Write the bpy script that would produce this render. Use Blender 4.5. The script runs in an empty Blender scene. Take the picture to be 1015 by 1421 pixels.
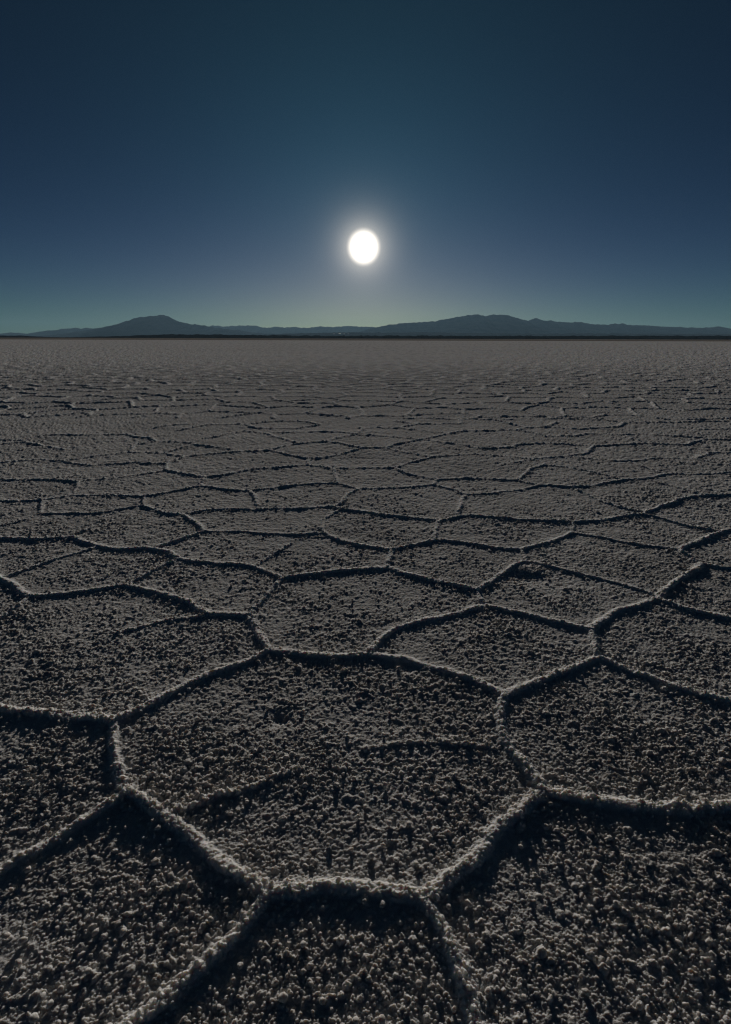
import bpy, math, random
import numpy as np
from mathutils import Vector, Matrix
from mathutils.bvhtree import BVHTree

scene = bpy.context.scene
COL = scene.collection
rng = np.random.default_rng(7)
random.seed(7)

# ------------------------------------------------------------------ camera
CAM_H = 1.30
PW, PH = 1015.0, 1421.0
LENS = 16.0
FPX = PW * LENS / 24.0
PITCH = math.radians(-19.6)
ROLL = math.radians(0.16)
cam_data = bpy.data.cameras.new('camera')
cam = bpy.data.objects.new('camera', cam_data)
COL.objects.link(cam)
cam_data.sensor_fit = 'HORIZONTAL'
cam_data.sensor_width = 24.0
cam_data.lens = LENS
cam_data.clip_start = 0.05
cam_data.clip_end = 400000.0
CAM_ROT = (Matrix.Rotation(math.pi / 2 + PITCH, 3, 'X') @ Matrix.Rotation(ROLL, 3, 'Z'))
cam.matrix_world = Matrix.Translation((0, 0, CAM_H)) @ CAM_ROT.to_4x4()
scene.camera = cam

def ray(px, py):
    """direction in the world of a point of the photograph"""
    return (CAM_ROT @ Vector(((px - PW / 2) / FPX, -(py - PH / 2) / FPX, -1.0))).normalized()

def ground_at(px, py, z=0.0):
    d = ray(px, py)
    t = (z - CAM_H) / d.z
    return (d.x * t, d.y * t)

# ------------------------------------------------------------------ sun and sky
SUN_DIR = ray(505, 343)
SUN_ELEV = math.asin(SUN_DIR.z)
SUN_AZ = math.atan2(SUN_DIR.x, SUN_DIR.y)          # from +Y towards +X
sun_data = bpy.data.lights.new('sun_light', 'SUN')
sun_data.energy = 5.0
sun_data.angle = math.radians(0.53)
sun_data.color = (1.0, 0.935, 0.86)
sun_light = bpy.data.objects.new('sun_light', sun_data)
COL.objects.link(sun_light)
sun_light.rotation_euler = SUN_DIR.to_track_quat('Z', 'Y').to_euler()

world = bpy.data.worlds.new('World')
scene.world = world
world.use_nodes = True
wn, wl = world.node_tree.nodes, world.node_tree.links
wn.clear()
sky = wn.new('ShaderNodeTexSky')
sky.sky_type = 'NISHITA'
sky.sun_disc = False
sky.sun_elevation = SUN_ELEV
sky.sun_rotation = SUN_AZ
sky.altitude = 3650
sky.air_density = 1.0
sky.dust_density = 0.6
sky.ozone_density = 2.0
bg = wn.new('ShaderNodeBackground')
bg.inputs['Strength'].default_value = 0.05
wout = wn.new('ShaderNodeOutputWorld')
# thin dry air at 3650 m: a deeper, more contrasted blue than the model gives
gam = wn.new('ShaderNodeGamma'); gam.inputs[1].default_value = 2.0
pre = wn.new('ShaderNodeVectorMath'); pre.operation = 'MULTIPLY'; pre.inputs[1].default_value = (0.15, 0.165, 0.165)
post = wn.new('ShaderNodeVectorMath'); post.operation = 'MULTIPLY'; post.inputs[1].default_value = (0.60, 1.74, 1.95)
wl.new(sky.outputs[0], pre.inputs[0]); wl.new(pre.outputs[0], gam.inputs[0]); wl.new(gam.outputs[0], post.inputs[0])
# the sun's dazzling disc and the aureole round it, by angle from the sun
tc = wn.new('ShaderNodeTexCoord')
nrm = wn.new('ShaderNodeVectorMath'); nrm.operation = 'NORMALIZE'
wl.new(tc.outputs['Generated'], nrm.inputs[0])
dt = wn.new('ShaderNodeVectorMath'); dt.operation = 'DOT_PRODUCT'; dt.inputs[1].default_value = tuple(SUN_DIR)
wl.new(nrm.outputs[0], dt.inputs[0])
def wmath(op, a, b=None, c=None):
    n = wn.new('ShaderNodeMath'); n.operation = op
    for i, v in enumerate((a, b, c)):
        if v is None: continue
        if isinstance(v, (int, float)): n.inputs[i].default_value = v
        else: wl.new(v, n.inputs[i])
    return n.outputs[0]
angd = wmath('DEGREES', wmath('ARCCOSINE', wmath('MINIMUM', dt.outputs['Value'], 0.9999999)))
disc = wn.new('ShaderNodeMapRange'); disc.interpolation_type = 'SMOOTHSTEP'
wl.new(angd, disc.inputs['Value'])
disc.inputs['From Min'].default_value = 1.9; disc.inputs['From Max'].default_value = 0.7
disc.inputs['To Min'].default_value = 0.0; disc.inputs['To Max'].default_value = 60.0
a1 = wmath('MULTIPLY', wmath('EXPONENT', wmath('MULTIPLY', angd, -1 / 1.15)), 50.0)
a2 = wmath('MULTIPLY', wmath('EXPONENT', wmath('MULTIPLY', angd, -1 / 14.0)), 2.3)
glow = wmath('ADD', a1, disc.outputs[0])
gcol = wn.new('ShaderNodeVectorMath'); gcol.operation = 'SCALE'
gcol.inputs[0].default_value = (1.0, 0.90, 0.76); wl.new(glow, gcol.inputs['Scale'])
wcol = wn.new('ShaderNodeVectorMath'); wcol.operation = 'SCALE'
wcol.inputs[0].default_value = (0.27, 0.86, 1.05); wl.new(a2, wcol.inputs['Scale'])
tot0 = wn.new('ShaderNodeVectorMath'); tot0.operation = 'ADD'
wl.new(gcol.outputs[0], tot0.inputs[0]); wl.new(wcol.outputs[0], tot0.inputs[1])
tot = wn.new('ShaderNodeVectorMath'); tot.operation = 'ADD'
wl.new(post.outputs[0], tot.inputs[0]); wl.new(tot0.outputs[0], tot.inputs[1])
# the warm band of dust low on the horizon, strongest under the sun
sep = wn.new('ShaderNodeSeparateXYZ'); wl.new(nrm.outputs[0], sep.inputs[0])
elev = wmath('DEGREES', wmath('ARCSINE', wmath('ABSOLUTE', sep.outputs[2])))
band = wmath('MULTIPLY', wmath('MULTIPLY', wmath('EXPONENT', wmath('MULTIPLY', angd, -1 / 14.0)), wmath('EXPONENT', wmath('MULTIPLY', elev, -1 / 4.0))), 14.0)
bcol = wn.new('ShaderNodeVectorMath'); bcol.operation = 'SCALE'
bcol.inputs[0].default_value = (1.45, 0.64, 0.20); wl.new(band, bcol.inputs['Scale'])
tot2 = wn.new('ShaderNodeVectorMath'); tot2.operation = 'ADD'
wl.new(tot.outputs[0], tot2.inputs[0]); wl.new(bcol.outputs[0], tot2.inputs[1])
allk = wn.new('ShaderNodeVectorMath'); allk.operation = 'SCALE'; allk.inputs['Scale'].default_value = 1.5
wl.new(tot2.outputs[0], allk.inputs[0]); wl.new(allk.outputs[0], bg.inputs[0])
world.cycles.sampling_method = 'MANUAL'
world.cycles.sample_map_resolution = 2048
wl.new(bg.outputs[0], wout.inputs[0])

scene.view_settings.view_transform = 'Standard'
scene.view_settings.look = 'None'
scene.view_settings.exposure = -1.2
scene.view_settings.gamma = 1.0
scene.cycles.filter_width = 1.15
scene.render.dither_intensity = 1.6
scene.view_settings.use_curve_mapping = False

# ------------------------------------------------------------------ materials
def new_mat(name):
    m = bpy.data.materials.new(name)
    m.use_nodes = True
    nt = m.node_tree
    nt.nodes.clear()
    out = nt.nodes.new('ShaderNodeOutputMaterial')
    b = nt.nodes.new('ShaderNodeBsdfPrincipled')
    nt.links.new(b.outputs[0], out.inputs[0])
    return m, nt, b

def salt_material():
    m, nt, b = new_mat('salt_crust')
    N, L = nt.nodes, nt.links
    geo = N.new('ShaderNodeNewGeometry')
    def noise(scale, detail=4, rough=0.6, vec=None):
        n = N.new('ShaderNodeTexNoise')
        n.inputs['Scale'].default_value = scale
        n.inputs['Detail'].default_value = detail
        n.inputs['Roughness'].default_value = rough
        L.new(vec or geo.outputs['Position'], n.inputs['Vector'])
        return n
    n1 = noise(1.3, 5)
    n2 = noise(45, 4)
    mix = N.new('ShaderNodeMath'); mix.operation = 'ADD'
    L.new(n1.outputs[0], mix.inputs[0]); L.new(n2.outputs[0], mix.inputs[1])
    half = N.new('ShaderNodeMath'); half.operation = 'MULTIPLY'; half.inputs[1].default_value = 0.5
    L.new(mix.outputs[0], half.inputs[0])
    cr = N.new('ShaderNodeValToRGB')
    cr.color_ramp.elements[0].position = 0.36
    cr.color_ramp.elements[0].color = (0.54, 0.525, 0.50, 1)
    cr.color_ramp.elements[1].position = 0.64
    cr.color_ramp.elements[1].color = (0.77, 0.75, 0.72, 1)
    L.new(half.outputs[0], cr.inputs[0])
    at = N.new('ShaderNodeAttribute'); at.attribute_name = 'clean_salt'
    mx = N.new('ShaderNodeMix'); mx.data_type = 'RGBA'
    L.new(at.outputs['Fac'], mx.inputs['Factor'])
    L.new(cr.outputs[0], mx.inputs['A']); mx.inputs['B'].default_value = (0.93, 0.90, 0.86, 1)
    L.new(mx.outputs['Result'], b.inputs['Base Color'])
    b.inputs['Roughness'].default_value = 0.9
    b.inputs['Specular IOR Level'].default_value = 0.0
    b.inputs['Subsurface Weight'].default_value = 0.75
    b.inputs['Subsurface Radius'].default_value = (1.0, 0.80, 0.62)
    b.inputs['Subsurface Scale'].default_value = 0.008
    # fine crystals
    f1 = noise(420, 3, 0.65)
    bm1 = N.new('ShaderNodeBump')
    bm1.inputs['Strength'].default_value = 0.55
    bm1.inputs['Distance'].default_value = 0.0022
    L.new(f1.outputs[0], bm1.inputs['Height'])
    # crumbs that the mesh does not carry farther away
    f2 = noise(70, 3, 0.6)
    bm2 = N.new('ShaderNodeBump')
    bm2.inputs['Strength'].default_value = 0.65
    bm2.inputs['Distance'].default_value = 0.008
    L.new(f2.outputs[0], bm2.inputs['Height'])
    L.new(bm1.outputs[0], bm2.inputs['Normal'])
    f3 = noise(24, 2, 0.6)
    bm3 = N.new('ShaderNodeBump')
    bm3.inputs['Strength'].default_value = 0.6
    bm3.inputs['Distance'].default_value = 0.014
    L.new(f3.outputs[0], bm3.inputs['Height'])
    L.new(bm2.outputs[0], bm3.inputs['Normal'])
    L.new(bm3.outputs[0], b.inputs['Normal'])
    return m

SALT = salt_material()

def flat_far_material():  # base colour darkened to include the self-shadowing of unmodelled far crumbs
    m, nt, b = new_mat('distant_salt_shaded')
    N, L = nt.nodes, nt.links
    geo = N.new('ShaderNodeNewGeometry')
    n1 = N.new('ShaderNodeTexNoise'); n1.inputs['Scale'].default_value = 0.02; n1.inputs['Detail'].default_value = 12; n1.inputs['Roughness'].default_value = 0.75
    L.new(geo.outputs['Position'], n1.inputs['Vector'])
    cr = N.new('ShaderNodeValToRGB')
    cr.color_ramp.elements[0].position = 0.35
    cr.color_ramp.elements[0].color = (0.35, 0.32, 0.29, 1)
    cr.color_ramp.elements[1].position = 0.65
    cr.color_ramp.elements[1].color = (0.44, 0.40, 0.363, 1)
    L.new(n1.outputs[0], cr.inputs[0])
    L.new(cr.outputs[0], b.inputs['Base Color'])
    b.inputs['Roughness'].default_value = 0.8
    b.inputs['Specular IOR Level'].default_value = 0.0
    f2 = N.new('ShaderNodeTexNoise'); f2.inputs['Scale'].default_value = 6.0; f2.inputs['Detail'].default_value = 6
    L.new(geo.outputs['Position'], f2.inputs['Vector'])
    bm = N.new('ShaderNodeBump'); bm.inputs['Strength'].default_value = 0.7; bm.inputs['Distance'].default_value = 0.08
    L.new(f2.outputs[0], bm.inputs['Height'])
    L.new(bm.outputs[0], b.inputs['Normal'])
    return m

FARSALT_SHADED = flat_far_material()

def rock_material(name, c0, c1, scale):
    m, nt, b = new_mat(name)
    N, L = nt.nodes, nt.links
    geo = N.new('ShaderNodeNewGeometry')
    n1 = N.new('ShaderNodeTexNoise'); n1.inputs['Scale'].default_value = scale; n1.inputs['Detail'].default_value = 8
    L.new(geo.outputs['Position'], n1.inputs['Vector'])
    cr = N.new('ShaderNodeValToRGB')
    cr.color_ramp.elements[0].position = 0.35; cr.color_ramp.elements[0].color = (*c0, 1)
    cr.color_ramp.elements[1].position = 0.65; cr.color_ramp.elements[1].color = (*c1, 1)
    L.new(n1.outputs[0], cr.inputs[0]); L.new(cr.outputs[0], b.inputs['Base Color'])
    b.inputs['Roughness'].default_value = 0.95
    b.inputs['Specular IOR Level'].default_value = 0.0
    return m

ROCK = rock_material('mountain_rock', (0.04, 0.036, 0.032), (0.08, 0.07, 0.06), 0.0015)
SCRUB = rock_material('shore_scrub', (0.018, 0.016, 0.014), (0.035, 0.03, 0.026), 0.003)

# ------------------------------------------------------------------ helpers
def set_props(o, kind=None, label=None, cat=None, group=None):
    if kind: o['kind'] = kind
    if label: o['label'] = label
    if cat: o['category'] = cat
    if group: o['group'] = group
    return o

def link_mesh(name, me, mat, parent=None):
    o = bpy.data.objects.new(name, me)
    COL.objects.link(o)
    if mat and not me.materials: me.materials.append(mat)
    if parent: o.parent = parent
    return o

def mesh_from_arrays(name, V, F, smooth=True):
    """V (n,3) points, F (m,4) quads"""
    me = bpy.data.meshes.new(name)
    n, m = len(V), len(F)
    k = F.shape[1]
    me.vertices.add(n); me.vertices.foreach_set('co', np.ascontiguousarray(V, dtype=np.float32).ravel())
    me.loops.add(m * k); me.loops.foreach_set('vertex_index', np.ascontiguousarray(F, dtype=np.int32).ravel())
    me.polygons.add(m)
    me.polygons.foreach_set('loop_start', np.arange(0, m * k, k, dtype=np.int32))
    me.polygons.foreach_set('use_smooth', np.full(m, smooth, dtype=bool))
    me.update(calc_edges=True)
    return me

T = 1024
TABX = rng.random((T, T), dtype=np.float32)
TABY = rng.random((T, T), dtype=np.float32)
TABR = rng.random((T, T), dtype=np.float32)

def vnoise(x, y, s, off=0):
    """smooth value noise, about -1..1"""
    x = x / s + off * 17.3; y = y / s + off * 9.7
    ix = np.floor(x).astype(np.int32); iy = np.floor(y).astype(np.int32)
    fx = (x - ix).astype(np.float32); fy = (y - iy).astype(np.float32)
    fx = fx * fx * (3 - 2 * fx); fy = fy * fy * (3 - 2 * fy)
    ix &= T - 1; iy &= T - 1
    ix1 = (ix + 1) & (T - 1); iy1 = (iy + 1) & (T - 1)
    a = TABR[ix, iy] * (1 - fx) + TABR[ix1, iy] * fx
    b = TABR[ix, iy1] * (1 - fx) + TABR[ix1, iy1] * fx
    return (a * (1 - fy) + b * fy) * 2 - 1

def nodules(x, y, s, off, density, rmin=0.28, rmax=0.62, flat=1.0, px=1.0):
    """height of round crumbs scattered on a jittered grid of cell size s"""
    gx = x / s + off * 31.7; gy = y / s + off * 13.1
    ix = np.floor(gx).astype(np.int32); iy = np.floor(gy).astype(np.int32)
    h = np.zeros_like(x, dtype=np.float32)
    for dx in (-1, 0, 1):
        for dy in (-1, 0, 1):
            cx = (ix + dx) & (T - 1); cy = (iy + dy) & (T - 1)
            jx = TABX[cx, cy]; jy = TABY[cx, cy]; r0 = TABR[cx, cy]
            ex = (gx - (ix + dx + jx)).astype(np.float32); ey = (gy - (iy + dy + jy)).astype(np.float32)
            r = rmin + (rmax - rmin) * (r0 * 7.31 % 1.0) ** 2
            q = 1 - (ex * ex + ey * ey) / (r * r)
            c = r * np.sqrt(np.clip(q, 0, 1)) * (r0 < density)
            h = np.maximum(h, c)
    return h * s * flat

# ------------------------------------------------------------------ the ridges, read off the photograph
# (width factor, points in the photograph)
R = [
 (1.1,[(-90,970),(-60,975),(0,988),(60,995),(110,1003),(160,1005)]),
 (1.1,[(160,1005),(200,990),(240,962),(290,938),(330,922),(375,905)]),
 (1.1,[(160,1005),(163,1040),(160,1065),(172,1108)]),
 (.95,[(172,1108),(140,1130),(90,1165),(40,1190),(0,1215),(-60,1245),(-120,1262)]),
 (1.2,[(172,1108),(205,1122),(235,1135),(260,1165),(290,1190),(330,1212),(362,1228),(378,1240)]),
 (.52,[(235,1133),(290,1110),(330,1097),(370,1080),(412,1064)]),
 (1.25,[(378,1240),(430,1235),(480,1240),(540,1242),(588,1240)]),
 (1.1,[(376,1243),(350,1285),(315,1310),(290,1340),(260,1375),(225,1395),(195,1415),(160,1445),(120,1490)]),
 (1.25,[(588,1242),(605,1265),(622,1300),(638,1330),(645,1370),(660,1400),(675,1440),(690,1490)]),
 (1.25,[(588,1240),(610,1215),(650,1190),(690,1160),(725,1125),(757,1100)]),
 (1.15,[(757,1100),(800,1112),(860,1120),(920,1122),(965,1130),(1015,1122),(1060,1118),(1130,1122)]),
 (1.2,[(757,1100),(745,1075),(710,1040),(697,1020),(700,990),(706,967)]),
 (.3,[(500,1032),(550,1030),(600,1035),(640,1035),(697,1036)]),
 (1.0,[(706,967),(670,950),(630,935),(580,922),(540,912),(512,908)]),
 (1.0,[(706,967),(760,948),(800,930),(835,915)]),
 (1.0,[(835,915),(880,930),(930,948),(980,965),(1015,975),(1060,988),(1120,1005)]),
 (1.0,[(512,908),(450,910),(400,905),(375,905)]),
 (1.0,[(512,908),(530,885),(570,868),(610,858),(650,845),(675,838)]),
 (1.1,[(375,905),(362,885),(350,855)]),
 (.9,[(350,853),(320,852),(285,853)]),
 (.55,[(285,853),(240,860),(200,868),(160,880)]),
 (1.0,[(350,853),(365,830),(380,815),(392,803)]),
 (1.1,[(392,803),(430,797),(480,792),(533,787)]),
 (1.0,[(533,787),(570,797),(620,808),(663,818)]),
 (1.0,[(663,818),(675,838)]),
 (1.0,[(675,838),(700,845),(760,860),(815,872)]),
 (.9,[(815,872),(822,890),(835,915)]),
 (1.1,[(815,872),(840,855),(870,843),(910,833)]),
 (1.2,[(910,833),(925,815),(945,800),(970,783)]),
 (1.0,[(910,833),(960,850),(1015,862),(1080,875)]),
 (1.0,[(663,818),(690,803),(710,787),(732,778)]),
 (.8,[(732,778),(770,788),(830,802),(870,812),(907,829)]),
 (.6,[(726,762),(732,778)]),
 (.9,[(970,783),(1015,789),(1080,792)]),
 (.9,[(970,783),(950,775),(944,764)]),
 (1.0,[(944,764),(960,755),(985,748),(1003,738)]),
 (1.0,[(1003,738),(1015,735),(1080,724)]),
 (1.0,[(726,762),(760,752),(785,745),(797,740)]),
 (.9,[(797,740),(840,745),(890,755),(941,763)]),
 (.6,[(797,740),(795,724)]),
 (1.0,[(611,720),(648,715),(708,720),(795,724)]),
 (1.0,[(795,724),(848,720),(893,714)]),
 (1.0,[(893,714),(920,720),(948,730),(975,735),(1003,738)]),
 (.9,[(793,676),(828,692),(868,705),(893,711)]),
 (1.0,[(893,712),(908,706),(938,695),(968,688),(1015,688),(1080,687)]),
 (.9,[(611,720),(608,738),(603,750)]),
 (.9,[(603,750),(640,752),(680,757),(726,762)]),
 (1.0,[(603,750),(570,756),(545,763)]),
 (.9,[(545,763),(536,775),(533,787)]),
 (1.0,[(545,763),(497,754),(471,749),(457,740),(451,739)]),
 (.8,[(451,739),(420,742),(380,740),(340,738),(281,737)]),
 (.8,[(451,739),(449,723),(458,714),(477,706)]),
 (1.0,[(477,706),(524,712),(571,717),(611,720)]),
 (.9,[(255,715),(302,706),(340,707),(424,705),(464,701),(477,706)]),
 (1.1,[(465,702),(473,695),(485,687),(500,678)]),
 (1.0,[(470,671),(492,675),(500,678)]),
 (1.0,[(470,671),(466,660),(464,650)]),
 (1.0,[(283,662),(310,659),(350,651),(390,648),(425,645)]),
 (1.0,[(425,645),(445,648),(464,650)]),
 (.9,[(464,650),(508,649),(549,649)]),
 (1.0,[(230,653),(250,656),(268,659),(283,662)]),
 (1.0,[(255,633),(327,627),(363,626),(375,625)]),
 (1.1,[(375,625),(404,632),(429,636)]),
 (1.0,[(429,636),(437,636),(470,631),(506,622)]),
 (.7,[(429,636),(425,645)]),
 (1.0,[(375,625),(409,616),(429,614),(452,613)]),
 (.9,[(452,613),(475,616),(488,619),(506,622)]),
 (.9,[(452,613),(463,609),(480,605),(493,603)]),
 (.7,[(493,603),(541,606),(587,610)]),
 (.9,[(268,617),(301,621),(319,624)]),
 (.9,[(215,612),(250,613),(265,615)]),
 (.9,[(265,615),(281,609),(301,606),(317,601),(342,598)]),
 (.9,[(342,598),(373,601),(386,607),(409,613)]),
 (.8,[(383,600),(429,599),(480,599),(493,603)]),
 (.8,[(493,603),(506,594)]),
 (.9,[(250,597),(281,590),(301,588.5),(343,589)]),
 (.9,[(343,589),(352,594),(409,594),(442,589)]),
 (.9,[(442,589),(434,586),(414,583.5),(386,583),(345,588)]),
 (.9,[(0,617),(28,614),(51,617),(87,624)]),
 (.8,[(-60,608),(0,610),(28,612)]),
 (.9,[(28,612),(51,607),(69,603),(108,604),(177,602)]),
 (1.0,[(177,602),(187,606),(210,607),(215,612)]),
 (.9,[(187,603),(205,595),(241,589),(270,588)]),
 (.8,[(215,612),(184,617),(182,624),(179,627)]),
 (.8,[(179,627),(136,632),(90,639)]),
 (1.0,[(-80,648),(0,642),(59,637),(87,640)]),
 (1.0,[(87,640),(102,644),(123,647),(159,644),(228,643)]),
 (.9,[(228,643),(255,634)]),
 (.8,[(179,627),(220,628),(255,633)]),
 (.8,[(228,628),(268,617)]),
 (1.0,[(230,643),(230,653)]),
 (.8,[(110,669),(164,663),(230,653)]),
 (1.0,[(-80,668),(0,667),(69,666),(87,667),(110,670)]),
 (.8,[(110,670),(105,680),(96,688)]),
 (1.0,[(-80,698),(0,696),(61,695),(77,693),(96,689)]),
 (.9,[(96,689),(154,688),(200,689)]),
 (1.0,[(200,689),(223,685),(250,680),(278,674)]),
 (.9,[(278,674),(276,668),(283,662)]),
 (1.0,[(278,674),(301,676),(327,680),(348,682)]),
 (1.0,[(348,682),(353,687),(360,694),(360,701)]),
 (.9,[(348,682),(368,679),(399,674),(429,672),(470,671)]),
 (.7,[(200,689),(196,702)]),
 (.8,[(54,713),(110,713),(154,712),(164,708),(195,702)]),
 (1.0,[(195,702),(212,706),(230,711),(255,715)]),
 (.8,[(61,696),(58,704),(54,713)]),
 (.6,[(54,713),(36,722),(0,731),(-60,738)]),
 (1.1,[(255,715),(268,725),(281,737)]),
 (1.0,[(281,737),(262,745),(240,753),(216,762)]),
 (1.0,[(-90,750),(0,748),(50,749),(101,747)]),
 (1.1,[(101,747),(134,759),(157,762),(214,762),(234,768),(246,777)]),
 (.9,[(246,777),(301,782),(340,784),(354,785),(373,792),(392,803)]),
 (.6,[(355,784),(380,767),(404,754)]),
 (.9,[(246,777),(214,792),(198,800),(177,813)]),
 (1.1,[(177,813),(134,820),(67,829),(43,830)]),
 (.9,[(43,830),(30,840),(16,852),(-10,870),(-60,890)]),
 (1.1,[(-60,790),(-20,798),(0,805),(20,817),(43,830)]),
 (.8,[(0,804),(40,789),(74,779),(107,769),(134,760)]),
 (1.0,[(177,813),(201,822),(234,827),(258,835),(285,853)]),
 (.6,[(101,747),(134,728),(157,712)]),
 (1.0,[(549,649),(566,642),(584,638),(600,634)]),
 (.9,[(600,634),(638,631),(664,629),(695,632),(743,637),(757,644)]),
 (.8,[(536,622),(554,626),(577,630),(600,634)]),
 (.9,[(506,622),(515,621),(536,622)]),
 (1.0,[(536,622),(551,617),(587,610)]),
 (1.0,[(587,610),(615,603),(646,598)]),
 (.9,[(587,610),(612,614),(638,617),(666,622),(712,620)]),
 (1.0,[(712,620),(720,616),(755,614)]),
 (.8,[(646,598),(679,597),(715,597),(730,593)]),
 (.9,[(730,593),(760,592)]),
 (.9,[(720,597),(740,599),(756,604)]),
 (.8,[(500,594),(551,594),(564,591),(582,588),(638,588)]),
 (.8,[(638,588),(638,582)]),
 (.6,[(556,594),(607,600),(625,601)]),
 (.7,[(559,581),(587,579.5),(615,581),(679,581.5),(712,581.5)]),
 (.9,[(689,582),(712,588),(730,593)]),
 (.7,[(579,588),(549,584)]),
 (1.0,[(549,649),(564,657),(584,660),(608,665)]),
 (.9,[(608,665),(628,664),(660,664),(718,665)]),
 (1.1,[(718,665),(725,658),(738,650),(757,645)]),
 (1.0,[(718,665),(746,673),(793,676)]),
 (.9,[(500,678),(566,675),(603,672)]),
 (1.2,[(608,665),(603,672)]),
 (1.1,[(603,672),(620,676),(638,682),(646,686)]),
 (.8,[(646,686),(692,682),(725,680),(746,673)]),
 (1.0,[(646,686),(641,704),(640,715)]),
 (1.0,[(712,642),(755,635),(801,631),(816,628),(822,619)]),
 (.9,[(755,614),(786,616),(822,618),(873,617),(898,615)]),
 (.9,[(898,615),(939,617),(955,616)]),
 (1.0,[(955,616),(980,609),(1015,609),(1070,608)]),
 (.7,[(868,605),(883,611),(898,615)]),
 (.8,[(756,605),(804,604),(815,601),(852,603),(893,602),(944,605),(975,607)]),
 (.9,[(755,593),(773,586)]),
 (.8,[(760,592),(804,595),(839,593),(857,592),(868,587)]),
 (.7,[(755,581.5),(775,580.5),(837,582),(868,586)]),
 (.8,[(868,586),(911,586),(960,585),(1015,584),(1070,584)]),
 (.8,[(911,586),(944,593),(965,596),(1015,595),(1070,594)]),
 (.9,[(757,645),(801,650),(837,657),(864,665)]),
 (1.0,[(793,676),(832,672),(864,665)]),
 (1.0,[(864,665),(901,665),(924,657)]),
 (.9,[(924,657),(1003,658),(1015,655),(1070,648)]),
 (.7,[(1003,658),(1070,662)]),
 (.9,[(901,666),(944,676),(973,687)]),
 (.9,[(857,639),(878,639),(924,635),(967,637)]),
 (.8,[(793,633),(827,637),(857,639)]),
 (1.0,[(967,637),(985,628),(1015,628),(1070,627)]),
 (.8,[(967,637),(1011,645),(1060,652)]),
 (.7,[(875,641),(901,650),(924,657)]),
]
TRACE_END = 581.0

def resample(pts, step):
    out = [pts[0]]
    for (a, b) in zip(pts[:-1], pts[1:]):
        L = math.hypot(b[0] - a[0], b[1] - a[1])
        n = max(1, int(L / step))
        for k in range(1, n + 1):
            out.append((a[0] + (b[0] - a[0]) * k / n, a[1] + (b[1] - a[1]) * k / n))
    return out

RIDGES = []
for wf, pts in R:
    g = [ground_at(px, py) for px, py in pts]
    g = resample(g, 0.05)
    # round the corners a little, ends kept
    a = np.array(g)
    for _ in range(3):
        if len(a) > 2:
            a[1:-1] = 0.25 * a[:-2] + 0.5 * a[1:-1] + 0.25 * a[2:]
    RIDGES.append((wf, a))

# ------------------------------------------------------------------ the sampling grid (denser near the viewer)
NC = 1000
NEAR_Y, FAR_Y = 0.28, 420.0
a0 = math.atan(CAM_H / NEAR_Y); a1 = math.atan(CAM_H / FAR_Y)
f2 = 731 * LENS / 24.0
rows = []
y = NEAR_Y
while y < FAR_Y:
    rows.append(y)
    ang = math.atan2(CAM_H, y)
    slant2 = y * y + CAM_H * CAM_H
    view = ang + PITCH
    px_ang = math.cos(view) ** 2 / f2                    # one pixel as an angle
    dy = slant2 / CAM_H * px_ang
    k = 0.80 if y < 2.5 else (0.62 if y < 9 else 0.40)
    y += min(dy * k, 2.5 + 0 * y) if y < 60 else dy * k
YS = np.concatenate([np.linspace(-3.0, NEAR_Y - 0.02, 40), np.array(rows, dtype=np.float64)])
NR = len(YS)
inner = np.linspace(-1, 1, NC - 140)                       # dense where one looks
step = (inner[1] - inner[0]) * 1.052 ** np.arange(1, 71)    # wider and wider to both sides
wing = 1 + np.cumsum(step)
US = np.concatenate([-wing[::-1], inner, wing])
HALF = 0.82 * (0.942 * np.maximum(YS, NEAR_Y) + 0.335 * CAM_H) + 0.04
X = (US[None, :] * HALF[:, None])
Y = np.repeat(YS[:, None], NC, axis=1)
print('grid', NR, NC, NR * NC)
DX = HALF[:, None] * np.gradient(US)[None, :]                             # sample spacing across
DY = np.gradient(YS)[:, None]

X32, Y32 = X.astype(np.float32), Y.astype(np.float32)
# the lines wander a little
WX = X + 0.010 * vnoise(X, Y, 0.09, 1) + 0.022 * vnoise(X, Y, 0.31, 2)
WY = Y + 0.010 * vnoise(X, Y, 0.09, 3) + 0.022 * vnoise(X, Y, 0.31, 4)

D = np.full((NR, NC), 9.0)          # distance to the nearest ridge over its width factor
IDX = np.full((NR, NC), -1, dtype=np.int32)
WF = np.ones((NR, NC))
MARG = 0.20
for k, (wf, a) in enumerate(RIDGES):
    for j in range(0, len(a) - 1, 4):
        seg = a[j:j + 5]
        y0, y1 = seg[:, 1].min() - MARG, seg[:, 1].max() + MARG
        x0, x1 = seg[:, 0].min() - MARG, seg[:, 0].max() + MARG
        r0, r1 = np.searchsorted(YS, y0), np.searchsorted(YS, y1)
        if r1 <= r0: continue
        hm = HALF[r0:r1]
        c0 = int(max(0, np.searchsorted(US, (x0 / hm).min()) - 1))
        c1 = int(min(NC, np.searchsorted(US, (x1 / hm).max()) + 1))
        if c1 <= c0: continue
        wx, wy = WX[r0:r1, c0:c1], WY[r0:r1, c0:c1]
        best = np.full(wx.shape, 9.0)
        for (p, q) in zip(seg[:-1], seg[1:]):
            dx, dy = q - p
            L2 = dx * dx + dy * dy + 1e-12
            t = np.clip(((wx - p[0]) * dx + (wy - p[1]) * dy) / L2, 0, 1)
            best = np.minimum(best, np.hypot(wx - p[0] - t * dx, wy - p[1] - t * dy))
        d = best
        sub = D[r0:r1, c0:c1]
        m = d < sub
        sub[m] = d[m]
        IDX[r0:r1, c0:c1][m] = k
        WF[r0:r1, c0:c1][m] = wf

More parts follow.
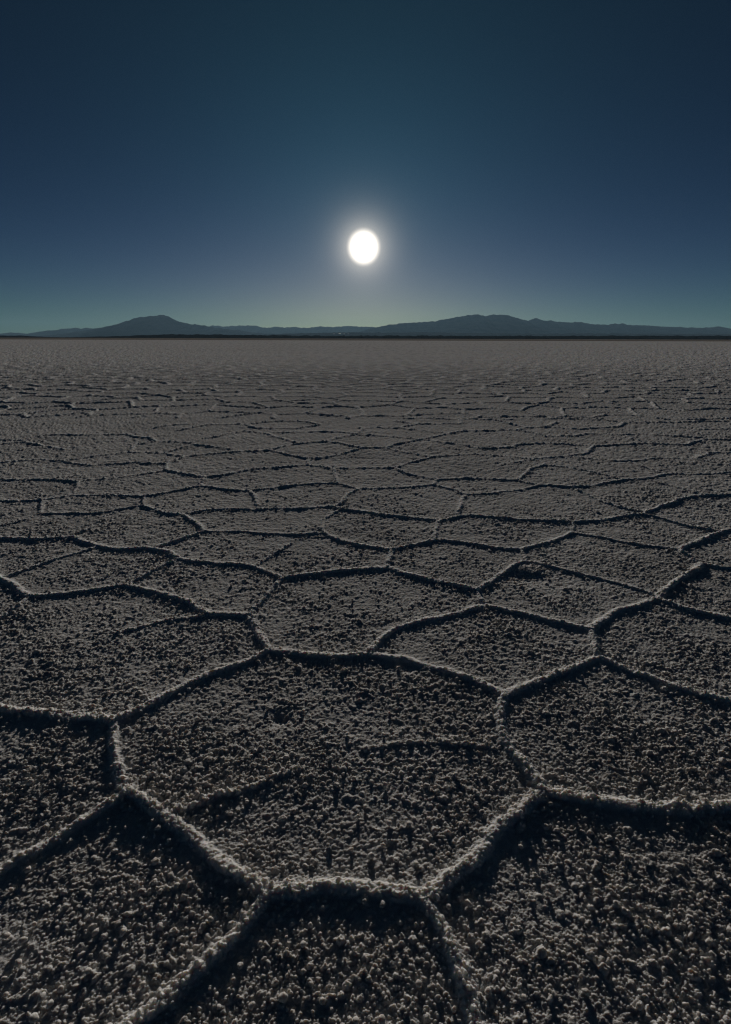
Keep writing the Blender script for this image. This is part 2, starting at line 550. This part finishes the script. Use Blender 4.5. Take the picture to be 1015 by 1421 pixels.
# beyond what can be read off and to the sides: a random net of polygons
def cells(x, y, s):
    gx, gy = x / s + 400.3, y / s + 77.7
    ix = np.floor(gx).astype(np.int32); iy = np.floor(gy).astype(np.int32)
    f1 = np.full(x.shape, 99.0); f2_ = np.full(x.shape, 99.0)
    c1x = np.zeros(x.shape); c1y = np.zeros(x.shape); c2x = np.zeros(x.shape); c2y = np.zeros(x.shape)
    cid = np.zeros(x.shape, dtype=np.int64)
    for dx in (-1, 0, 1):
        for dy in (-1, 0, 1):
            cx, cy = ix + dx, iy + dy
            jx = 0.12 + 0.76 * TABX[cx & 1023, cy & 1023]; jy = 0.12 + 0.76 * TABY[cx & 1023, cy & 1023]
            px_, py_ = cx + jx, cy + jy
            d = np.hypot(gx - px_, gy - py_)
            n = d < f1
            m2 = (~n) & (d < f2_)
            f2_ = np.where(n, f1, np.where(m2, d, f2_))
            c2x = np.where(n, c1x, np.where(m2, px_, c2x)); c2y = np.where(n, c1y, np.where(m2, py_, c2y))
            f1 = np.where(n, d, f1); c1x = np.where(n, px_, c1x); c1y = np.where(n, py_, c1y)
            cid = np.where(n, cx.astype(np.int64) * 100000 + cy, cid)
    sep = np.hypot(c2x - c1x, c2y - c1y)
    edge = (f2_ ** 2 - f1 ** 2) / (2 * sep + 1e-9)
    return edge * s, cid

WX2 = WX + 0.16 * vnoise(X, Y, 1.1, 5)
WY2 = WY + 0.16 * vnoise(X, Y, 1.1, 6)
edge, CID = cells(WX2, WY2, 0.95)
yt = np.array([ground_at(px, TRACE_END)[1] for px in (0, 508, 1015)])
FARMASK = (Y > yt.mean()) | (Y < 0.30) | (np.abs(X) > 0.79 * (0.942 * Y + 0.335 * CAM_H))
vw = 0.92 + 0.16 * vnoise(X, Y, 2.3, 8)
use = FARMASK & (edge < D)
D = np.where(use, edge, D)
WF = np.where(use, np.clip(vw, 0.35, 1.2), WF)
IDX = np.where(use, -2, IDX)

# ------------------------------------------------------------------ heights
fade = lambda size: np.clip(1.6 - 0.8 * DX / size, 0, 1)      # drop what the samples cannot carry
Hh = 0.006 * vnoise(X, Y, 1.7, 9) + 0.004 * vnoise(X, Y, 0.45, 10)
dens = 0.5 + 0.35 * vnoise(X, Y, 0.22, 11) + 0.25 * vnoise(X, Y, 0.07, 12)
jx = X + 0.003 * vnoise(X, Y, 0.012, 13); jy = Y + 0.003 * vnoise(X, Y, 0.012, 14)
near = slice(0, int(np.searchsorted(YS, 30.0)))
N0 = np.zeros((NR, NC)); N1 = np.zeros((NR, NC)); N2 = np.zeros((NR, NC)); N3 = np.zeros((NR, NC))
big = np.clip(0.20 + 0.35 * vnoise(X, Y, 0.35, 21), 0.04, 0.5)
N0[near] = nodules(jx[near], jy[near], 0.040, 1, big[near], 0.14, 0.30, 1.0)
N1[near] = nodules(jx[near], jy[near], 0.021, 2, np.clip(dens[near] * 0.7, 0, 1), 0.20, 0.46, 0.95)
N2[near] = nodules(jx[near], jy[near], 0.0115, 3, np.clip(dens[near] + 0.30, 0, 1), 0.28, 0.56, 0.9)
n8 = slice(0, int(np.searchsorted(YS, 4.0)))
N3[n8] = nodules(X[n8], Y[n8], 0.0062, 4, np.full(X[n8].shape, 0.85), 0.3, 0.6, 0.9)
N3b = np.zeros((NR, NC)); N3b[n8] = nodules(X[n8], Y[n8], 0.0045, 5, np.full(X[n8].shape, 0.7), 0.35, 0.6, 0.9)
def billow(s_, off):
    return 1 - np.abs(vnoise(X, Y, s_, off)) * 2
lumpy = 0.0018 * billow(0.034, 22) + 0.0014 * billow(0.017, 23) * fade(0.012)
crumb = np.maximum(N0 * fade(0.028), N1 * fade(0.016))
crumb = crumb + 0.95 * N2 * fade(0.009) + 1.0 * N3 * fade(0.005) + 0.8 * N3b * fade(0.004) + lumpy * fade(0.03)
crumb *= np.clip(0.70 + 0.38 * vnoise(X, Y, 0.13, 24) + 0.16 * vnoise(X, Y, 0.42, 25), 0.15, 1.3)
# crumbs too small for the far samples read as broad speckle
farw = np.clip((Y - 2.2) / 4.0, 0, 1)
speck = vnoise(X, Y, 0.024, 16) + 0.6 * vnoise(X, Y, 0.05, 17)
Hh += farw * (0.0045 + 0.005 * np.clip((Y - 12) / 25, 0, 1)) * speck * 1.15

wbase = 0.0170
w_eff = np.maximum(wbase * (0.4 + 0.6 * WF), 0.62 * np.minimum(DY, 0.6))
prof = np.exp(-np.power(np.clip(D, 0, 9) / w_eff, 3.0))
var = 0.9 + 0.25 * vnoise(X, Y, 0.16, 18) + (0.22 * vnoise(X, Y, 0.04, 19) + 0.15 * vnoise(X, Y, 0.014, 20)) * np.clip((9 - Y) / 5, 0, 1)
RIDGE_H = 0.0088
ridge = RIDGE_H * WF * var * prof * (1 + 3.2 * np.clip((Y - 5.5) / 12, 0, 1))
skirt = 0.002 * WF * np.exp(-(D / (0.05)) ** 2)
cr = crumb * (1 + 0.35 * prof)
Z = Hh + ridge + skirt + cr
# worn patch with a small hollow, seen right of centre and left of centre
for (hx, hy, rad, amp) in ((*ground_at(390, 1000), 0.035, -0.012), (*ground_at(728, 798), 0.10, -0.015), (*ground_at(728, 792), 0.09, 0.02)):
    Z += amp * np.exp(-(((X - hx) / rad) ** 2 + ((Y - hy) / (rad * 0.9)) ** 2))
edgefade = np.clip((FAR_Y - Y) / 120.0, 0, 1)
Z = Z * edgefade
rim = np.clip((np.abs(US)[None, :] - 0.8 * US[-1]) / (0.2 * US[-1]), 0, 1) + np.clip((-2.0 - Y) / 1.0, 0, 1)
Z = Z - 0.024 * np.clip(rim, 0, 1)

# ------------------------------------------------------------------ split it into plates and ridges
salt_flat = bpy.data.objects.new('salt_flat', None)
COL.objects.link(salt_flat)
set_props(salt_flat, kind='structure', label='pale crusted salt flat broken into polygons by raised ridges')

ridge_vert = (D < np.maximum(w_eff * 1.25, 0.02)) & (Y < 8.6) & (IDX >= 0)
fid_r = ridge_vert[:-1, :-1] & ridge_vert[1:, :-1] & ridge_vert[:-1, 1:] & ridge_vert[1:, 1:]
fi = IDX[:-1, :-1]
open_ = ~fid_r & (Y[:-1, :-1] < 8.6) & ~FARMASK[:-1, :-1]
# connected plates by runs along the rows
parent = []
def find(a):
    while parent[a] != a:
        parent[a] = parent[parent[a]]; a = parent[a]
    return a
lab = np.full(open_.shape, -1, dtype=np.int32)
prev = []
for r in range(open_.shape[0]):
    row = open_[r]
    if not row.any(): prev = []; continue
    e = np.flatnonzero(np.diff(np.concatenate(([0], row.astype(np.int8), [0]))))
    cur = []
    pi = 0
    for s_, t_ in zip(e[0::2], e[1::2]):
        me_ = None
        for (ps, pt, pl) in prev:
            if ps < t_ and pt > s_:
                rt = find(pl)
                if me_ is None: me_ = rt
                elif rt != me_:
                    parent[rt] = me_
        if me_ is None:
            me_ = len(parent); parent.append(me_)
        cur.append((s_, t_, me_)); lab[r, s_:t_] = me_
    prev = cur
roots = np.array([find(i) for i in range(len(parent))] or [0])
lab = np.where(lab >= 0, roots[lab], -1)

LBL = np.full(open_.shape, 0, dtype=np.int64)            # 0: joined far crust
far_faces = FARMASK[:-1, :-1] & ~fid_r & (Y[:-1, :-1] < 10.5) & (np.abs(X[:-1, :-1]) < 0.80 * (0.942 * Y[:-1, :-1] + 0.335 * CAM_H) * 1.02)
LBL = np.where(far_faces, 10_000_000 + (CID[:-1, :-1] % 10_000_000), LBL)
LBL = np.where(lab >= 0, 1000 + lab, LBL)
LBL = np.where(fid_r, 1 + fi, LBL)

VID = np.arange(NR * NC, dtype=np.int64).reshape(NR, NC)
QUADS = np.stack([VID[:-1, :-1], VID[:-1, 1:], VID[1:, 1:], VID[1:, :-1]], axis=-1).reshape(-1, 4)
P = np.stack([X, Y, Z], axis=-1).reshape(-1, 3)
flat = LBL.ravel()
order = np.argsort(flat, kind='stable')
sf = flat[order]
cuts = np.flatnonzero(np.diff(sf)) + 1
groups = np.split(order, cuts)
pieces = []
for g in groups:
    pieces.append((int(flat[g[0]]), g))
plates = sorted([p for p in pieces if p[0] >= 1000], key=lambda p: -len(p[1]))
keep, rest = plates[:290], plates[290:]
small = [p for p in keep if len(p[1]) < 120]
keep = [p for p in keep if len(p[1]) >= 120]
ridge_p = [p for p in pieces if 0 < p[0] < 1000]
joined = np.concatenate([p[1] for p in pieces if p[0] == 0] + [p[1] for p in rest + small])
CLEAN = (prof * np.clip(WF, 0, 1)).astype(np.float32).ravel()
lut = np.full(NR * NC, -1, dtype=np.int64)
def cut_part(name, faces, kind=None):
    q = QUADS[faces]
    u = np.unique(q)
    lut[u] = np.arange(len(u))
    me = mesh_from_arrays(name, P[u], lut[q])
    at_ = me.attributes.new('clean_salt', 'FLOAT', 'POINT'); at_.data.foreach_set('value', CLEAN[u])
    o = link_mesh(name, me, SALT, salt_flat)
    if kind: o['kind'] = kind
    return o
for lb, g in keep: cut_part('salt_plate', g)
for lb, g in ridge_p: cut_part('salt_ridge', g)
cut_part('distant_crust', joined, 'stuff')
print('plates', len(keep), 'ridges', len(ridge_p), 'joined', len(joined))

# loose crumbs of salt lying on the near crust
def lump_mesh(seed):
    import bmesh
    r = random.Random(seed)
    bm = bmesh.new()
    bmesh.ops.create_icosphere(bm, subdivisions=2, radius=1.0)
    knobs = []
    for _ in range(9):
        v = Vector((r.gauss(0, 1), r.gauss(0, 1), r.gauss(0.4, 0.8))).normalized()
        knobs.append((v, r.uniform(0.35, 0.7), r.uniform(0.15, 0.4)))
    sx, sy, sz = r.uniform(0.85, 1.3), r.uniform(0.8, 1.1), r.uniform(0.65, 0.9)
    for v in bm.verts:
        n = v.co.normalized()
        k = 0.78
        for (c, wid, amp) in knobs:
            d = (n - c).length / wid
            if d < 1: k = max(k, 0.78 + amp * math.sqrt(1 - d * d))
        k *= 1 + 0.04 * r.uniform(-1, 1)
        v.co = Vector((n.x * k * sx, n.y * k * sy, n.z * k * sz))
    for f in bm.faces: f.smooth = True
    me = bpy.data.meshes.new('salt_lump')
    bm.to_mesh(me); bm.free()
    me.materials.append(SALT)
    return me
lumps = [lump_mesh(s) for s in range(14)]
placed = 0
tries = 0
spots = []
while placed < 290 and tries < 6000:
    tries += 1
    px_, py_ = random.uniform(-20, 1035), 760 + 665 * random.random() ** 0.75
    gx, gy = ground_at(px_, py_)
    r_ = int(np.searchsorted(YS, gy)); c_ = int(np.searchsorted(US, gx / HALF[min(r_, NR - 1)]))
    if not (0 <= r_ < NR and 0 <= c_ < NC): continue
    if D[r_, c_] < 0.03: continue
    if any((gx - a) ** 2 + (gy - b) ** 2 < 0.0006 for a, b in spots): continue
    spots.append((gx, gy))
    s = random.uniform(0.0042, 0.0085) * (1 if random.random() < 0.85 else 1.3)
    o = link_mesh('salt_lump', random.choice(lumps), None, salt_flat)
    o.location = (gx, gy, float(Hh[r_, c_] + skirt[r_, c_]) + 0.004 + s * 0.45)
    o.rotation_euler = (random.uniform(-.4, .4), random.uniform(-.4, .4), random.uniform(0, 6.28))
    o.scale = (s, s, s)
    placed += 1

# the flat beyond: one sheet to the foot of the hills
def graded(a, b, n, p):
    t = np.linspace(-1, 1, n)
    return np.where(t < 0, -np.abs(t) ** p * abs(a), np.abs(t) ** p * b)
gx = graded(-60000, 60000, 61, 4.0); gy = graded(-12000, 62000, 61, 4.0)
GX, GY = np.meshgrid(gx, gy)
PV = np.stack([GX, GY, np.full(GX.shape, -0.025)], axis=-1).reshape(-1, 3)
vi = np.arange(61 * 61).reshape(61, 61)
QF = np.stack([vi[:-1, :-1], vi[:-1, 1:], vi[1:, 1:], vi[1:, :-1]], axis=-1).reshape(-1, 4)
g = link_mesh('ground', mesh_from_arrays('ground', PV, QF), FARSALT_SHADED)
set_props(g, kind='structure', label='flat grey brown salt plain running out to the horizon')

# ------------------------------------------------------------------ hills
def ang_noise(x, seed, s):
    return vnoise(np.asarray(x, dtype=np.float64), np.full(np.shape(x), seed * 3.7), s, seed)

def make_hill(name, label, prof, dist, depth, mat, seed, rough=0.12, bend=0.0):
    pts = np.array(prof, dtype=float)
    px = np.arange(pts[0, 0], pts[-1, 0] + 0.01, 0.75)
    py = np.interp(px, pts[:, 0], pts[:, 1])
    crest = []
    for a, b in zip(px, py):
        d = ray(a, b)
        t = dist / d.y
        crest.append((d.x * t, CAM_H + d.z * t))
    crest = np.array(crest)
    crest[:, 1] += dist / FPX * (0.45 * vnoise(px, px * 0 + seed, 5.0, seed) + 0.35 * vnoise(px, px * 0 + seed, 2.4, seed + 1))
    n = len(px)
    ts = np.concatenate([np.linspace(-1, 0, 26), np.linspace(0, 1, 14)[1:]])
    V = []
    xs = crest[:, 0]; zc = np.maximum(crest[:, 1], 0) + 2
    for t in ts:
        yy = dist + t * depth * (1 + 0.25 * ang_noise(xs, seed, depth * 1.2))
        gul = ang_noise(xs + 400 * t, seed + 1, depth * 0.12) * 0.6 + ang_noise(xs - 300 * t, seed + 2, depth * 0.05) * 0.4
        s = (1 - abs(t)) ** 1.25
        z = zc * (s + rough * gul * (1 - abs(t)) * min(1, abs(t) * 4))
        z = np.where(abs(t) > 0.99, -30.0, z)
        V.append(np.stack([xs, yy, z], axis=-1))
    V = np.concatenate(V)
    vi = np.arange(len(ts) * n).reshape(len(ts), n)
    F = np.stack([vi[:-1, :-1], vi[:-1, 1:], vi[1:, 1:], vi[1:, :-1]], axis=-1).reshape(-1, 4)
    o = link_mesh(name, mesh_from_arrays(name, V, F), mat)
    set_props(o, kind='structure', label=label)
    return o, V, F

make_hill('mountain', 'broad single mountain with a low flat summit on the left horizon',
 [(55,468),(75,465),(100,461),(130,457),(147,453),(165,449),(180,444),(186,441.5),(192,440),(205,439),(214,438.6),(222,437),(228,437),(234,439),(240,442.5),(247,446),(255,447.5),(260,449),(272,450),(282,451.5),(300,455),(330,458),(370,463),(420,468)],
 33000, 5200, ROCK, 3)
make_hill('hills', 'low faint ridge of hills at the far left of the horizon',
 [(-260,462),(-150,459),(-80,462),(-30,464),(0,465.5),(8,463),(15,461),(22,462),(40,463),(50,460.5),(62,459),(80,458),(85,456),(95,455.5),(105,455),(112,456),(118,455),(130,455.5),(145,455.5),(170,458),(210,462)],
 41000, 5000, ROCK, 7)
make_hill('hills', 'low even range of distant hills under the sun',
 [(200,460),(230,456),(250,453),(282,452.5),(290,453.2),(296,452),(312,452.5),(330,452),(345,451.2),(355,452),(365,455),(372,454.5),(378,453.3),(395,454.5),(405,453.5),(425,455),(440,453.2),(450,453),(465,453.5),(475,452.8),(488,452),(495,453),(510,453.5),(525,454),(545,453.5),(600,456),(650,462),(700,467)],
 47000, 5000, ROCK, 11)
make_hill('mountain', 'long mountain range with a notched flat crest on the right horizon',
 [(470,467),(490,462),(505,458.5),(518,455),(530,452.5),(540,450.5),(560,448.5),(580,447),(605,445.5),(612,443.5),(622,442),(632,440.5),(640,439),(650,437.2),(655,437.2),(658,436),(664,436.5),(668,437.7),(676,438.5),(681,437.2),(684,436.5),(695,436.7),(700,436.5),(706,437),(712,439.5),(720,442),(733,445),(737,443.5),(742,442),(746,441.5),(751,443),(755,445),(765,444.7),(770,446.5),(774,447),(778,446),(790,447),(807,447),(820,449.5),(845,450.5),(855,449),(858,449.5),(865,448.5),(872,451),(895,451.5),(920,453),(975,455),(983,454),(990,454),(998,452.5),(1004,453.8),(1010,455.5),(1030,457),(1060,459),(1100,456),(1180,458),(1260,462)],
 35000, 5600, ROCK, 17)
fh, FV, FF = make_hill('hills', 'low dark foothills in front of the central range near the salt works',
 [(300,468),(360,464.5),(420,462.5),(480,461.2),(540,461.5),(600,461),(660,462),(740,463),(820,462.5),(920,463),(1015,463.5),(1100,463),(1200,466)],
 24000, 4000, ROCK, 23, 0.06)
make_hill('shore', 'thin dark strip of land where the salt meets the hills',
 [(-260,463),(-120,464.5),(-40,465.5),(0,466),(30,466.3),(60,468),(110,468.3),(150,467),(200,465.3),(240,464),(300,464.5),(360,465),(430,465.8),(480,466),(540,465.8),(600,466),(680,466.2),(780,466.2),(900,466),(1015,466.3),(1120,466),(1260,466)],
 7000, 900, SCRUB, 29, 0.05)

# salt works: low sheds whose roofs catch the sun
def shed_mesh(w, d, h):
    tilt = math.tan(math.radians(4.45))
    rise = d * tilt
    v = [(-w/2, -d/2, 0), (w/2, -d/2, 0), (w/2, d/2, 0), (-w/2, d/2, 0),
         (-w/2, -d/2, h), (w/2, -d/2, h), (w/2, d/2, h + rise), (-w/2, d/2, h + rise)]
    f = [(0, 1, 5, 4), (1, 2, 6, 5), (2, 3, 7, 6), (3, 0, 4, 7)]
    body = bpy.data.meshes.new('wall'); body.from_pydata(v, [], f)
    e = 1.0
    z0, z1 = h - e * tilt + 0.05, h + rise + e * tilt + 0.05
    rv = [(-w/2 - e, -d/2 - e, z0), (w/2 + e, -d/2 - e, z0), (w/2 + e, d/2 + e, z1), (-w/2 - e, d/2 + e, z1)]
    rv += [(a, b, c + 0.3) for a, b, c in rv]
    rf = [(3, 2, 1, 0), (4, 5, 6, 7), (0, 1, 5, 4), (1, 2, 6, 5), (2, 3, 7, 6), (3, 0, 4, 7)]
    roof = bpy.data.meshes.new('roof'); roof.from_pydata(rv, [], rf)
    dv = [(-3, -d/2 - 0.1, 0), (3, -d/2 - 0.1, 0), (3, -d/2 - 0.1, h * 0.7), (-3, -d/2 - 0.1, h * 0.7)]
    dv += [(a, b + 0.08, c) for a, b, c in dv]
    door = bpy.data.meshes.new('door'); door.from_pydata(dv, [], [(0, 1, 2, 3), (0, 4, 5, 1), (1, 5, 6, 2), (2, 6, 7, 3), (3, 7, 4, 0)])
    return body, roof, door
mw, _, bw = new_mat('shed_wall'); bw.inputs['Base Color'].default_value = (0.5, 0.48, 0.45, 1)
mr, _, br = new_mat('sheet_metal'); br.inputs['Base Color'].default_value = (0.6, 0.6, 0.6, 1); br.inputs['Metallic'].default_value = 1; br.inputs['Roughness'].default_value = 0.36
md, _, bd = new_mat('shed_door'); bd.inputs['Base Color'].default_value = (0.12, 0.14, 0.16, 1)
tree = BVHTree.FromPolygons([Vector(v) for v in FV.tolist()], FF.tolist())
for (px_, py_, w, d, lab_) in ((463.8, 463.4, 70, 26, 'leftmost of the small glinting sheds below the distant hills'),
                               (471.8, 463.3, 95, 75, 'brightest and largest of the glinting sheds below the distant hills'),
                               (478.0, 463.4, 60, 20, 'third shed from the left in the glinting row below the hills'),
                               (483.5, 463.4, 60, 14, 'faint rightmost shed of the glinting row below the hills')):
    hit = tree.ray_cast(Vector((0, 0, CAM_H)), ray(px_, py_))[0]
    if hit is None: print('shed misses'); continue
    e = bpy.data.objects.new('shed', None); COL.objects.link(e)
    e.location = hit + Vector((0, 0, -2))
    set_props(e, label=lab_, cat='building', group='sheds of the distant salt works')
    b_, r_, d_ = shed_mesh(w, d, 12)
    link_mesh('wall', b_, mw, e); link_mesh('roof', r_, mr, e); link_mesh('door', d_, md, e)

# ------------------------------------------------------------------ air
def box(name, x0, x1, y0, y1, z0, z1):
    v = [(x0, y0, z0), (x1, y0, z0), (x1, y1, z0), (x0, y1, z0), (x0, y0, z1), (x1, y0, z1), (x1, y1, z1), (x0, y1, z1)]
    f = [(3, 2, 1, 0), (4, 5, 6, 7), (0, 1, 5, 4), (1, 2, 6, 5), (2, 3, 7, 6), (3, 0, 4, 7)]
    me = bpy.data.meshes.new(name); me.from_pydata(v, [], f)
    return me
mh = bpy.data.materials.new('air'); mh.use_nodes = True; mh.node_tree.nodes.clear()
pv = mh.node_tree.nodes.new('ShaderNodeVolumePrincipled')
pv.inputs['Color'].default_value = (0.40, 0.68, 0.92, 1)
pv.inputs['Density'].default_value = 1.05e-5
pv.inputs['Anisotropy'].default_value = 0.2
ho = mh.node_tree.nodes.new('ShaderNodeOutputMaterial'); mh.node_tree.links.new(pv.outputs[0], ho.inputs['Volume'])
HAZE = link_mesh('haze', box('haze', -62000, 62000, -13000, 64000, -60, 1800), mh)
set_props(HAZE, kind='stuff', label='thin pale haze in the air over the plain')
